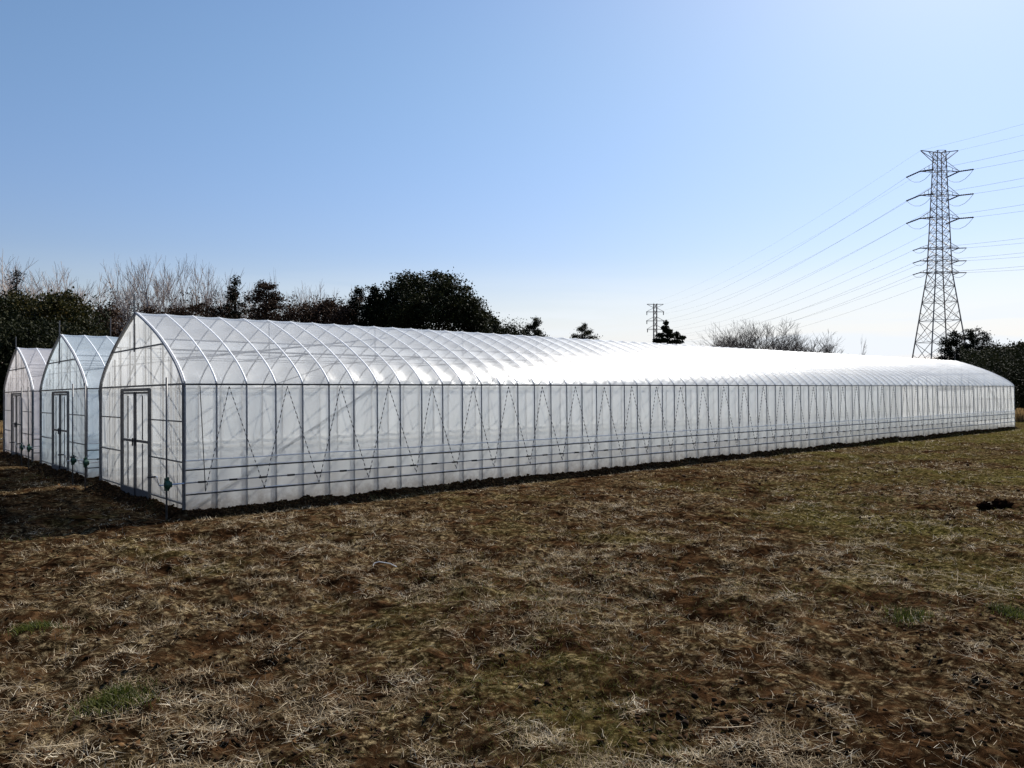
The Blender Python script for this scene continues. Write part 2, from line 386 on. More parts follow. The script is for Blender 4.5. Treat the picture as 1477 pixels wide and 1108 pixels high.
# ------------------------------------------------------------------ greenhouse
PROF = [(0, 2.0), (.06, 2.09), (.22, 2.235), (.52, 2.44), (1.13, 2.765), (1.81, 3.05), (2.6, 3.325)]
def roof_z(y):
    y = min(y, WID - y)
    for (a, b), (c, d) in zip(PROF, PROF[1:]):
        if y <= c: return b + (d - b) * (y - a) / (c - a)
    return PROF[-1][1]
def smooth_prof(n=10):
    """Catmull-Rom through the half profile, mirrored: list of (y, z) eave to eave"""
    pts = [(-.01, 1.9)] + PROF + [(3.3, 3.50)]
    out = []
    for i in range(1, len(pts) - 2):
        p0, p1, p2, p3 = (Vector(p) for p in pts[i - 1:i + 3])
        m = 4 if i > 2 else 2
        for k in range(m):
            t = k / m
            out.append(tuple(.5 * ((2 * p1) + (p2 - p0) * t + (2 * p0 - 5 * p1 + 4 * p2 - p3) * t * t + (3 * p1 - p0 - 3 * p2 + p3) * t ** 3)))
    out.append(PROF[-1])
    return out + [(WID - a, b) for a, b in out[:-1][::-1]]
HP = smooth_prof()
def hp_normals():
    n = []
    for i in range(len(HP)):
        a = Vector(HP[max(i - 1, 0)]); b = Vector(HP[min(i + 1, len(HP) - 1)]); d = (b - a).normalized()
        n.append((-d.y, d.x))
    return n
HN = hp_normals()
RAD = .0155

def wob(x, y, s): return mnoise.noise(Vector((x, y, s)))

def grid_mesh(name, rows, mat):
    nr, nc = len(rows), len(rows[0])
    V = np.array(rows).reshape(-1, 3)
    i = np.arange(nr - 1)[:, None]; j = np.arange(nc - 1)[None, :]
    Fq = np.stack([i * nc + j, i * nc + j + 1, (i + 1) * nc + j + 1, (i + 1) * nc + j], -1).reshape(-1, 4)
    return np_mesh(name, V, Fq, mat, True)

def make_house():
    root = empty('greenhouse')
    # ---- film
    XS = [SPC * k / 6 for k in range(NSP * 6 + 1)]
    def sag(x): # 0 at ribs, 1 between
        t = (x / SPC) % 1.0; return math.sin(math.pi * t)
    off = RAD - .005
    rows = []
    for x in XS:
        s = sag(x); row = []
        for (y, z), (ny, nz) in zip(HP, HN):
            edge = max(0, 1 - min(y, WID - y) / .8)
            d = off - .017 * s + .008 * wob(x * .9, y * 1.3 + z, 1.7) * (s + .2) + .012 * edge * s * wob(x * 3.1, (y + z) * 1.5, 4.4)
            row.append((x, y + ny * d, z + nz * d))
        rows.append(row)
    link_mesh('roof_film', grid_mesh('roof_film', rows, M['roof1']), root)
    for side in (0, 1):
        yy = (lambda d: -d) if side == 0 else (lambda d: WID + d)
        rows = []
        for x in XS:
            s = sag(x); row = []
            for k in range(19):
                z = 1.985 - (1.985 - .47) * k / 18
                d = off - .005 - .014 * s + .009 * wob(x * 2.2, z * .8, 7.7 + side) * (s + .15) + (.016 if z < .86 else 0)
                row.append((x, yy(d), z))
            rows.append(row)
        link_mesh('side_film', grid_mesh('side_film', rows, M['side1']), root)
        rows = []
        for x in XS:
            s = sag(x); row = []
            for k in range(9):
                z = .82 - (.82 + .06) * k / 8 + (.012 * wob(x * 4, 0, 3.3) if k == 0 else 0)
                d = off + .005 - .008 * s + .009 * wob(x * 2.6, z * 1.2, 17.7 + side) * (s + .15)
                row.append((x, yy(d), z))
            rows.append(row)
        link_mesh('skirt_film', grid_mesh('skirt_film', rows, M['skirt1']), root)
    # gable films: a fan of columns from the ground to the roof curve
    for gx, sg in ((-.004, -1), (LEN + .004, 1)):
        rows = []
        ys = [WID * k / 52 for k in range(53)]
        for y in ys:
            top = roof_z(y) - .005; row = []
            for k in range(23):
                z = -.08 + (top + .08) * k / 22
                d = .012 * wob(y * 2.1, z * .6, 30 + sg) + .005 * math.sin(y * 17)
                dd = abs(d) * (0 if y < .02 or y > WID - .02 else 1)
                if sg < 0 and abs(y - 2.6) < .9 and z < 2.0: dd = 0
                row.append((gx - sg * .012 - sg * dd, y, z))
            rows.append(row)
        link_mesh('gable_film', grid_mesh('gable_film', rows, M['gable1']), root)
    # ---- ribs: one arched pipe each
    arch = [(0, 0, -.12), (0, 0, .5), (0, 0, 1.2)] + [(0, y, z) for y, z in HP] + [(0, WID, 1.2), (0, WID, .5), (0, WID, -.12)]
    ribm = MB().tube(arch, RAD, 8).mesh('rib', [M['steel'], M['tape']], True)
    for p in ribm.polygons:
        if p.center.z > 2.06: p.material_index = 1  # arch coloured as sunlit, legs keep the plain steel of the same pipe
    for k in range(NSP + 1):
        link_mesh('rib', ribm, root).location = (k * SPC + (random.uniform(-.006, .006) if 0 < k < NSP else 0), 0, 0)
    # ---- purlins and rails
    for y in (1.22, 2.6, WID - 1.22):
        MB().tube([(0, y, roof_z(y) - .035), (LEN, y, roof_z(y) - .035)], .012, 6).build('purlin', M['brace'], root)
    for side in (0, 1):
        o = -1 if side == 0 else 1; y0 = 0 if side == 0 else WID
        MB().box((LEN / 2, y0 + o * .030, 1.995), (LEN, .018, .028)).build('eave_rail', M['rail'], root)
        for z in (.67, .29):
            m = MB(); m.tube([(x, y0 + o * .034, z + .004 * wob(x, z, 2)) for x in np.linspace(0, LEN, 80)], .0125, 6)
            m.build('side_rail', M['rail'], root)
            MB().tube([(x, y0 + o * .031, z + .022 + .004 * wob(x * 2, z, 5)) for x in np.linspace(0, LEN, 160)], [.003 + .007 * max(0, wob(x * 1.7, z * 3, 8) + .25) for x in np.linspace(0, LEN, 160)], 5).build('film_fold', M['hem'], root)  # added white strip imitating the glint along the top of the rail
        MB().tube([(x, y0 + o * (.027 + .006 * wob(x * 5, 1, 2)), .815 + .012 * wob(x * 3, 5, 9)) for x in np.linspace(0, LEN, 320)], .010, 5).build('skirt_hem', M['hem'], root)
        rp = MB().tube([(-.2, y0 + o * .062, .475), (LEN - .1, y0 + o * .062, .475)], .011, 6).build('roll_pipe', M['steel'], root)
        for k in range(NSP if side == 0 else 3):
            c = MB(); x = .235 + SPC * k
            c.tube([(x - .065, y0 + o * .062, .475), (x + .065, y0 + o * .062, .475)], .0165, 8)
            c.box((x, y0 + o * .074, .475), (.1, .012, .03))
            c.build('clip', M['black'], rp)
        # lacing rope zigzag outside the film
        r = MB(); yo = y0 + o * .052
        def run(a, b, dashed):
            n = max(2, int((Vector(b) - Vector(a)).length / .045)) if dashed else 1
            for i in range(n):
                p = Vector(a).lerp(Vector(b), i / n); q = Vector(a).lerp(Vector(b), (i + 1) / n)
                r.tube([p, q], .0072 if not dashed or i % 2 == 0 else .0035, 4, 0 if (not dashed or i % 2 == 0) else 1, False)
        zt, zb = 1.97, .325
        run((.21, yo, zt), (.29, yo, zb), False)
        n = 0; pb = (.29, yo, zb)
        while .69 + .975 * n < LEN - .5:
            tp = (.69 + .975 * n + random.uniform(-.025, .025), yo, zt + random.uniform(-.02, .005)); nb = (.29 + .975 * (n + 1) + random.uniform(-.035, .035), yo, zb + random.uniform(-.03, .02))
            run(pb, tp, True); run(tp, nb, True); pb = nb; n += 1
        r.build('lacing_rope', [M['black'], M['whitecord']], root)
    # ---- tie bars and end braces inside
    for k in range(5, NSP, 5):
        x = k * SPC + .03
        MB().tube([(x, .72, 2.56), (x, WID - .72, 2.56)], .011, 6).build('tie_bar', M['brace'], root)
        MB().tube([(x, 2.6, 2.56), (x, 2.6, 3.28)], .010, 6).build('king_post', M['steel'], root)
    for y0, o in ((.03, 1), (WID - .03, -1)):
        MB().tube([(.05, y0, .05), (3.4, y0, 1.97), (4.9, y0 + o * .95, 2.62)], .011, 6).build('brace', M['brace'], root)
        MB().tube([(LEN - .05, y0, .05), (LEN - 3.4, y0, 1.97), (LEN - 4.9, y0 + o * .95, 2.62)], .011, 6).build('brace', M['brace'], root)
        MB().tube([(.05, y0 + o * .6, 2.42), (4.8, y0 + o * 1.9, 3.03)], .011, 6).build('brace', M['brace'], root)
    # inner long wires at shoulder height
    for y in (.9, 1.8, WID - 1.8, WID - .9):
        MB().tube([(0.1, y, 2.57), (LEN - .1, y, 2.57)], .006, 5).build('inner_wire', M['brace'], root)
    # ---- gable framework (front and rear)
    for gx, sg in ((0, -1), (LEN, 1)):
        xf = gx + sg * .030
        def hb(y0, y1, z, t=.021, dpt=.022): MB().box((xf, (y0 + y1) / 2, z), (dpt, abs(y1 - y0), t)).build('gable_rail', M['bar'], root)
        hb(0.0, WID, 2.0, .030)
        hb(1.0, WID - 1.0, 2.675, .027)
        for z in (1.42, .79, .15):
            hb(.03, 1.70, z); hb(3.52, WID - .03, z)
        for y in (0, WID):
            MB().tube([(xf, y, -.15), (xf, y, 1.5), (xf, y, 2.02)], .0175, 8).build('corner_post', M['bar'], root)
        edge = [(xf + sg * .002, y, z) for y, z in HP]
        MB().tube(edge, .019, 8).build('gable_arch', M['steel'], root)
        MB().tube([(xf + sg * .02, 2.6, 2.62), (xf + sg * .02, 2.6, 3.66)], .014, 6).build('ridge_pole', M['bar'], root)
        for y in (.42, .84, 1.27, 1.95, 2.28, 2.93, 3.27, 3.93, 4.36, 4.78):
            z0 = -.1 if (y < 1.7 or y > 3.5) else 2.02
            MB().box((gx - sg * .05, y, (z0 + roof_z(y) - .06) / 2), (.025, .030, roof_z(y) - .06 - z0)).build('gable_stud', M['bar'], root)
        # door frame and door leaves
        fr = MB()
        fr.box((xf + sg * .004, 1.74, .95), (.05, .035, 1.98)); fr.box((xf + sg * .004, 3.49, .95), (.05, .046, 1.98)); fr.box((xf + sg * .006, 2.61, 1.935), (.055, 1.69, .05))
        fr.build('door_frame', M['bar'], root)
        for y0, y1, dx in ((1.775, 2.63, .012), (2.60, 3.44, .040)):
            d = MB(); x = xf + sg * (dx - .02); w = .028
            d.box((x, y0 + w / 2, 1.0), (.022, w, 1.80)); d.box((x, y1 - w / 2, 1.0), (.022, w, 1.80))
            d.box((x, (y0 + y1) / 2, 1.88), (.02, y1 - y0 - 2 * w, .035)); d.box((x, (y0 + y1) / 2, 1.02), (.02, y1 - y0 - 2 * w, .045))
            d.box((x, (y0 + y1) / 2, 1.44), (.018, .014, .78)); d.box((x, (y0 + y1) / 2, .56), (.018, .014, .85))
            door = d.build('door', M['bar'], root)
            MB().box((x + sg * .0, (y0 + y1) / 2, .085), (.024, y1 - y0, .17)).build('kick_board', M['sill'], door)
            hy = y0 + .05 if dx > .03 else y1 - .05
            MB().box((x + sg * .02, hy, 1.0), (.02, .02, .14)).build('handle', M['black'], door)
    return root

def kids(o): return list(o.children)
H1 = make_house()
HL = ['near long plastic film greenhouse with clear white film, its whole side wall in view',
      'bluish film greenhouse standing in the middle of the three, second from the camera',
      'pinkish film greenhouse farthest from the camera, cut by the left edge of the photo']
def place(root, s0, a0):
    p = P0 + GX * s0 + AX * a0
    root.location = (p[0], p[1], float(base_h(p[0], p[1])))
    root.rotation_euler = (-.0155, .0026, PHI)
place(H1, *HOUSES[0]); tag(H1, HL[0], 'greenhouse', 'film greenhouses standing side by side')
src = [(c, kids(c)) for c in kids(H1)]
for hi in (1, 2):
    r = H1.copy(); COL.objects.link(r); place(r, *HOUSES[hi]); tag(r, HL[hi])
    for c, subs in src:
        n = c.copy(); COL.objects.link(n); n.parent = r
        if 'film' in c.name and 'fold' not in c.name:
            n.material_slots[0].link = 'OBJECT'
            base = c.data.materials[0].name.split('_')[0]
            n.material_slots[0].material = M[base + str(hi + 1)]
        k = 0
        for s in subs:
            if s.name.startswith('clip'):
                k += 1
                if k > 3: continue
            q = s.copy(); COL.objects.link(q); q.parent = n

# ---- crank winders
def make_winder():
    w = empty('film_winder')
    MB().tube([(0, 0, -.15), (0, 0, 2.1)], .0145, 8).build('guide_pole', M['bar'], w, True)
    g = MB()
    n = 12
    for (x0, x1, r) in ((-.03, .03, .054), (-.045, -.03, .036), (.035, .06, .035)):
        ring = [(x, .0 - .045 + r * math.cos(2 * math.pi * k / n), .475 + 1.25 * r * math.sin(2 * math.pi * k / n)) for x in (x0, x1) for k in range(n)]
        g.add(ring, [(k, (k + 1) % n, n + (k + 1) % n, n + k) for k in range(n)] + [tuple(range(n))[::-1], tuple(range(n, 2 * n))])
    g.box((0, 0, .475), (.05, .07, .19)); g.box((0, -.045, .575), (.04, .05, .03))
    g.build('gear_box', M['green'], w)
    MB().tube([(.05, -.045, .475), (.24, -.045, .475)], .011, 6).build('drive_shaft', M['shiny'], w)
    c = MB().tube([(-.05, -.045, .475), (-.115, -.045, .475), (-.125, -.045, .49), (-.15, -.045, .60), (-.158, -.045, .61), (-.17, -.045, .61)], .0085, 6).build('crank', M['shiny'], w)
    MB().tube([(-.17, -.045, .61), (-.285, -.045, .61)], .014, 8).build('grip', M['black'], c)
    return w
W0 = make_winder()
WK = [(c, kids(c)) for c in kids(W0)]
WL = [(0, -.02, 'green geared film winder on its pole at the near corner of the big greenhouse'),
      (0, WID + .11, 'green geared film winder at the left corner of the big greenhouse with white lit crank'),
      (1, -.02, 'green geared film winder in front of the middle greenhouse, right of its door'),
      (1, WID + .11, 'green geared film winder in the gap left of the bluish greenhouse'),
      (2, -.02, 'green geared film winder in front of the pinkish greenhouse, right of its door')]
for i, (h, y, lab) in enumerate(WL):
    if i == 0: w = W0
    else:
        w = W0.copy(); COL.objects.link(w)
        for c, subs in WK:
            n = c.copy(); COL.objects.link(n); n.parent = w
            for s in subs:
                q = s.copy(); COL.objects.link(q); q.parent = n
    s0, a0 = HOUSES[h]
    p = P0 + GX * (s0 + y) + AX * (a0 - .28)
    w.location = (p[0], p[1], float(base_h(p[0], p[1]))); w.rotation_euler = (0, 0, PHI)
    tag(w, lab, 'winder', 'crank winders of the side films')

# ---- thin pole behind the greenhouses
x, y = at(159.5, 33); zt = CAM_H + (554 - 459) / F * 33
t = empty('pole', (x, y, float(ground_h(x, y)))); tag(t, 'thin grey pole standing behind the blue roof, before the dark trees', 'pole')
MB().tube([(0, 0, -.2), (0, 0, zt + .3)], .02, 8).build('shaft', M['pole'], t)
MB().tube([(0, 0, zt - .25), (.55, .1, zt - .45)], .008, 5).build('stay_wire', M['pole'], t)

# ------------------------------------------------------------------ clods and string on the field
def clod(name, u, ypx, sx, sz, lab, seed):
    d = F * CAM_H / (ypx - 554.0); x, y = at(u, d)
    m = MB(); nu, nv = 22, 14
    vs = []
    for j in range(nv + 1):
        for i in range(nu):
            a = 2 * math.pi * i / nu; b = math.pi * j / nv
            v = Vector((math.cos(a) * math.sin(b), math.sin(a) * math.sin(b), math.cos(b)))
            k = 1 + .55 * mnoise.noise(v * 1.9 + Vector((seed, 0, 0))) + .3 * mnoise.noise(v * 5 + Vector((seed, 3, 0)))
            vs.append((v.x * k * sx, v.y * k * sx * .8, v.z * k * sz))
    m.add(vs, [(j * nu + i, j * nu + (i + 1) % nu, (j + 1) * nu + (i + 1) % nu, (j + 1) * nu + i) for j in range(nv) for i in range(nu)])
    o = m.build(name, M['clod'], None); o.location = (x, y, float(ground_h(x, y)) + sz * .5)
    tag(o, lab, 'clod', 'dark soil clods on the field')
clod('soil_clod', 1422, 734, .12, .075, 'left one of two black soil clods lying on the grass at the right', 1)
clod('soil_clod', 1445, 731, .15, .10, 'right one of two black soil clods lying on the grass at the right', 5)
d = F * CAM_H / (816 - 554.0); x, y = at(538, d); z = float(ground_h(x, y))
pts = [(0, 0, .01), (.01, .03, .05), (.06, .04, .075), (.13, .03, .06), (.19, .01, .05), (.27, -.06, .015)]
o = MB().tube([(a, b, c * .55) for a, b, c in pts], .0045, 5).build('stalk', M['whitecord']); o.location = (x, y, z)
tag(o, 'single bent white stalk lying on the soil in front of the greenhouse', 'stalk')

# ------------------------------------------------------------------ trees
def rand_unit(n, rng):
    v = rng.normal(size=(n, 3)); return v / np.linalg.norm(v, axis=1, keepdims=True)
def leaf_quads(P, size, rng, up=0.0, aspect=.6):
    n = len(P)
    a = rand_unit(n, rng); a[:, 2] *= (1 - up); a /= np.linalg.norm(a, axis=1, keepdims=True)
    b = np.cross(a, rand_unit(n, rng)); b /= np.linalg.norm(b, axis=1, keepdims=True)
    s = (size * rng.uniform(.55, 1.35, n))[:, None]
    V = np.stack([P - a * s * .5, P + b * s * .5 * aspect, P + a * s * .5, P - b * s * .5 * aspect], 1).reshape(-1, 3)
    Fq = (np.arange(n) * 4)[:, None] + np.arange(4)[None, :]
    return V, Fq
def crown_points(lobes, n, rng, shell=.55):
    vol = np.array([l[3] * l[4] * l[5] for l in lobes]) ** .75; vol /= vol.sum()
    k = rng.choice(len(lobes), n, p=vol); Lb = np.array(lobes)[k]
    d = rand_unit(n, rng); r = shell + (1 - shell) * rng.random(n) ** .7
    r *= 1 + .045 * rng.normal(size=n)
    return Lb[:, :3] + d * r[:, None] * Lb[:, 3:6]
def clumpy(lobes, n, rng, leaf):
    nc = max(40, n // 38); C = crown_points(lobes, nc, rng, .45)
    k = rng.integers(0, nc, n)
    return C[k] + rng.normal(size=(n, 3)) * np.array([1.6, 1.6, 1.1]) * leaf * rng.uniform(.5, 1.25, nc)[k][:, None]
def limbs(m, base, targets, r0, rng):
    for t in targets:
        b = Vector(base); t = Vector(t); mid = b.lerp(t, .5) + Vector((rng.normal() * .2, rng.normal() * .2, .3))
        m.tube([b, mid, t], [r0, r0 * .6, r0 * .2], 5)
def round_tree(u, d, top, wpx, mat, label, name='evergreen_tree', n=9000, leaf=.20, seed=0, low=.0, group=None, nl=26, ratio=1.0):
    rng = np.random.default_rng(100 + seed); n = int(n * 2.2)
    x, y = at(u, d); gz = float(ground_h(x, y)); H = CAM_H + (554 - top) / F * d - gz; W = wpx / F * d
    t = empty(name, (x, y, gz)); tag(t, label, 'tree', group)
    c0 = low * H; cz = (H + c0) / 2; hz = (H - c0) / 2
    core = .36 if nl < 50 else .43
    lobes = [(0, 0, cz, W * core, W * core * ratio, hz * (.80 if nl < 50 else .90))]
    for i in range(nl):
        v = rand_unit(1, rng)[0]; v[2] = abs(v[2]) ** .8 * np.sign(v[2] + .35)
        s = (rng.uniform(.13, .26) if nl < 50 else rng.uniform(.07, .15)) * W
        q = rng.uniform(.75, .98) if nl < 50 else rng.uniform(.93, 1.02)
        lobes.append((v[0] * (W / 2 - s) * q, v[1] * (W / 2 - s) * ratio * q, cz + v[2] * (hz - s * .75) * q, s, s, s * .75))
    P = clumpy(lobes, n, rng, leaf); P = P[P[:, 2] > .1]
    V, Fq = leaf_quads(P, leaf, rng, 0, .7)
    link_mesh('crown', np_mesh('crown', V, Fq, mat), t)
    m = MB(); m.tube([(0, 0, -.2), (.05, 0, H * .2), (0, .1, H * .5)], [W * .045, W * .035, W * .02], 8)
    limbs(m, (0, 0, H * .25), [l[:3] for l in lobes[1:12]], W * .02, rng)
    m.build('trunk', M['darkbark'], t)
    return t
def conifer(u, d, top, wpx, mat, label, name='conifer', n=8000, seed=0, group=None, sharp=1.0, leaf=.19):
    rng = np.random.default_rng(300 + seed)
    x, y = at(u, d); gz = float(ground_h(x, y)); H = CAM_H + (554 - top) / F * d - gz; W = wpx / F * d
    t = empty(name, (x, y, gz)); tag(t, label, 'tree', group)
    m = MB(); m.tube([(0, 0, -.2), (0, 0, H * .5), (0, 0, H * .99)], [W * .05, W * .03, .02], 7)
    pts = []; nb = int(34 + H * 3)
    for i in range(nb):
        h = .06 + .93 * (i + rng.random()) / nb
        ln = W / 2 * (1 - h) ** (.75 * sharp) * rng.uniform(.65, 1.15) + .12
        a = rng.uniform(0, 2 * math.pi); dz = -.25 + .5 * h
        tip = Vector((math.cos(a) * ln, math.sin(a) * ln, H * h + dz * ln))
        m.tube([(0, 0, H * h), tip], [.03, .008], 4)
        k = max(6, int(n / nb * (ln / (W / 2)) * 1.9 + 8))
        s = rng.random(k) ** .6
        q = np.outer(s, np.array(tip) - np.array((0, 0, H * h))) + np.array((0, 0, H * h))
        q += rng.normal(size=(k, 3)) * np.array([.17, .17, .12]) * (1 + ln * .2)
        pts.append(q)
    P = np.concatenate(pts); V, Fq = leaf_quads(P, leaf, rng, .3, .45)
    link_mesh('crown', np_mesh('crown', V, Fq, mat), t); m.build('trunk', M['darkbark'], t)
    return t
def bare_mesh(seed, H, spread, lv=5, vase=.9, thin=1.0, stems=1, nsub=3, bm='bark', tm='twig'):
    rng = random.Random(seed); tr = MB(); tw = MB()
    def grow(p, d, ln, r, k):
        pts = [p]; q = p.copy(); dd = d.copy(); ns = 3 if k < 2 else 2
        for i in range(ns):
            dd = (dd + Vector((rng.gauss(0, .12), rng.gauss(0, .12), rng.gauss(.05, .06)))).normalized()
            q = q + dd * ln / ns; pts.append(q.copy())
        rs = [r * (1 - .45 * i / ns) for i in range(ns + 1)]
        (tr if k < 2 else tw).tube(pts, rs, 6 if k < 1 else (4 if k < 3 else 3), 0, k < 1)
        if k >= lv: return
        m = nsub + (1 if rng.random() < .6 else 0)
        for j in range(m):
            f = 1.0 if j == 0 else rng.uniform(.35, .97)
            i = min(int(f * ns), ns - 1); g = f * ns - i
            b = pts[i].lerp(pts[i + 1], g)
            s = (.18 if j == 0 else spread) * rng.uniform(.7, 1.3)
            ax = Vector((rng.gauss(0, 1), rng.gauss(0, 1), rng.gauss(0, .35))).normalized()
            nd = (dd + ax * s + Vector((0, 0, .12 * vase))).normalized()
            grow(b, nd, ln * rng.uniform(.58, .80), max(r * (.62 if j == 0 else .48), .007 * thin), k + 1)
    for s in range(stems):
        a = Vector((rng.gauss(0, .1 + .25 * (stems > 1)), rng.gauss(0, .1 + .25 * (stems > 1)), 1)).normalized()
        grow(Vector((rng.gauss(0, .25) * (stems > 1), rng.gauss(0, .25) * (stems > 1), -.2)), a, H * .36, H * .0095 * thin / math.sqrt(stems), 0)
    return tr.mesh('trunk', M[bm], True), tw.mesh('twigs', M[tm])
def mesh_h(me): return max(v.co.z for v in me.vertices)
BARE = [bare_mesh(s, 10, .55, 5, 1.2, 1.7) for s in (3, 8, 14, 23)]
BUSHY = [bare_mesh(s, 8, .75, 5, .5, 1.3, 4, 3, 'darkbark', 'darktwig') for s in (5, 31)]
BH = {id(b): max(mesh_h(b[0]), mesh_h(b[1])) for b in BARE + BUSHY}
def bare(u, d, top, label, var, set_=BARE, rz=0., name='bare_tree', group=None, wide=1.0):
    b = set_[var % len(set_)]; x, y = at(u, d); gz = float(ground_h(x, y))
    s = (CAM_H + (554 - top) / F * d - gz) / BH[id(b)]
    t = empty(name, (x, y, gz), (0, 0, rz)); t.scale = (s * wide, s * wide, s); tag(t, label, 'tree', group)
    link_mesh('trunk', b[0], t); link_mesh('twigs', b[1], t); return t

G_BL = 'leafless trees behind the greenhouses'
# left evergreen mass
round_tree(-35, 50, 408, 150, M['evd'], 'dark evergreen tree at the left edge behind the pinkish greenhouse', seed=1, n=9000)
round_tree(28, 56, 404, 105, M['ev'], 'broad evergreen tree with brownish lit leaves, left of the wood', seed=2, n=9000)
round_tree(92, 54, 403, 120, M['ev'], 'broad evergreen tree topping the wood left of the middle greenhouse ridge', seed=3, n=10000)
round_tree(55, 46, 455, 150, M['evd'], 'low dark evergreen tree right behind the two left roofs', seed=4, n=9000)
round_tree(150, 58, 428, 66, M['brn'], 'small brownish tree between the evergreen wood and the big greenhouse', seed=5, n=5000)
round_tree(-90, 44, 440, 150, M['evd'], 'dark evergreen tree outside the left edge', seed=6, n=5000)
conifer(24, 62, 388, 64, M['con'], 'small pointed conifer poking above the evergreen wood at far left', seed=1, n=3000)
for i, (u, top, dd) in enumerate(((-6, 366, 70), (18, 372, 72), (48, 376, 74), (72, 380, 70), (92, 386, 74), (118, 398, 76), (133, 404, 72))):
    bare(u, dd, top - 6, ('leafless tree at the left edge above the evergreen wood', 'leafless tree beside the small pointed conifer', 'leafless tree with fine twigs just right of the pointed conifer',
         'leafless tree above the middle of the evergreen wood', 'leafless tree above the highest evergreen crown', 'short leafless tree sinking behind the evergreen wood', 'shortest leafless tree left of the tall bare group')[i], i, rz=i * 1.3, group=G_BL)
# tall bare group
TB = ((172, 398, 'leaning leafless tree, leftmost of the tall bare group'), (188, 376, 'tall leafless tree right above the big greenhouse ridge pole'), (206, 373, 'tall pale leafless tree, third of the tall bare group'),
      (224, 378, 'leafless tree in the middle of the tall bare group'), (240, 371, 'tallest pale leafless tree of the bare group'), (262, 374, 'tall leafless tree with straight trunk, third from right of the bare group'),
      (283, 376, 'leafless tree with straight trunk, second from right of the bare group'), (302, 384, 'leafless tree, rightmost of the tall bare group'))
for i, (u, top, lab) in enumerate(TB): bare(u, 66 + (i * 7) % 9, top - 9, lab, i + 1, rz=i * 2.1 + .4, group=G_BL, wide=.8)
for i, (u, top, lab) in enumerate(((352, 408, 'leafless tree right of the pointed dark conifer'), (378, 398, 'leafless tree rising behind the broad brown conifer'), (396, 388, 'highest leafless tree between conifer and round evergreen'), (430, 412, 'faint leafless tree above the brown thicket'),
      (452, 402, 'leafless tree with fan of fine twigs above the thicket'), (470, 404, 'leafless tree with fine twigs left of the twin brown conifers'), (498, 412, 'leafless tree just left of the big round evergreen'))):
    bare(u, 74 + (i * 5) % 7, top, lab, i, rz=i * 1.7, group=G_BL, wide=.75)
# conifers and brown trees in the middle
conifer(339, 63, 399, 128, M['con'], 'pointed dark conifer rising from the brown thicket', sharp=1.2, seed=11, n=20000)
conifer(384, 62, 408, 104, M['brn'], 'broad brown conifer with blunt top in the thicket', seed=12, sharp=.6, n=28000)
round_tree(250, 61, 428, 76, M['brn'], 'brown tree under the tall bare trees', 'brown_tree', seed=13, n=4200, leaf=.17, nl=30)
round_tree(214, 61, 432, 72, M['brn'], 'brown tree just right of the big ridge pole', 'brown_tree', seed=14, n=4200, leaf=.17, nl=30)
round_tree(280, 61, 425, 70, M['brn'], 'brown tree below the rightmost bare trees', 'brown_tree', seed=15, n=4200, leaf=.17, nl=30)
round_tree(311, 62, 422, 68, M['brn'], 'brown tree left of the pointed dark conifer', 'brown_tree', seed=16, n=4200, leaf=.17, nl=30)
round_tree(429, 62, 420, 66, M['brn'], 'small brown tree right of the broad brown tree', 'brown_tree', seed=17, n=4200, leaf=.17, nl=30)
round_tree(461, 63, 414, 62, M['brn'], 'brown tree, left one of a close pair', 'brown_tree', seed=18, n=4200, leaf=.17, nl=30)
round_tree(479, 63, 417, 54, M['brn'], 'brown tree, right one of a close pair', 'brown_tree', seed=19, n=4200, leaf=.17, nl=30)
round_tree(498, 62, 422, 56, M['brn'], 'slim brown tree left of the round evergreen', 'brown_tree', seed=20, n=4200, leaf=.17, nl=30)
conifer(515, 62, 415, 66, M['con'], 'dark conifer against the left flank of the round evergreen', seed=21, sharp=.7, n=14000)
# big round evergreen
round_tree(615, 62, 387, 184, M['evd'], 'big round dark evergreen tree towering behind the greenhouse roof', seed=31, n=34000, leaf=.17, nl=90, low=.12)
conifer(541, 60, 413, 72, M['con'], 'conifer leaning on the left side of the round evergreen', seed=32, sharp=.6, n=16000)
round_tree(692, 66, 430, 60, M['evd'], 'small dark evergreen tucked under the right side of the round one', seed=33, n=5000)
round_tree(716, 84, 449, 40, M['evd'], 'low dark tree just right of the round evergreen', seed=34, n=6500)
round_tree(738, 84, 457, 46, M['evd'], 'lower dark tree halfway to the small pointed tree', seed=35, n=6500)
conifer(772, 86, 459, 52, M['evd'], 'small pointed dark tree at the end of the tree row', seed=36, sharp=.55, n=16000)
round_tree(756, 90, 465, 34, M['evd'], 'lowest dark tree left of the small pointed tree', seed=37, n=6500)
round_tree(797, 120, 479, 13, M['evd'], 'tiny dark tree top peeping over the roof alone', seed=38, n=900)
round_tree(829, 100, 472, 22, M['evd'], 'left lobe tree of the lone dark pair above the roof', seed=39, n=4000)
conifer(843, 100, 468, 54, M['evd'], 'taller tree of the lone dark pair above the roof', seed=40, sharp=.55, n=16000)
round_tree(858, 101, 477, 14, M['evd'], 'ragged little tree at the right of the lone dark pair', seed=41, n=700)
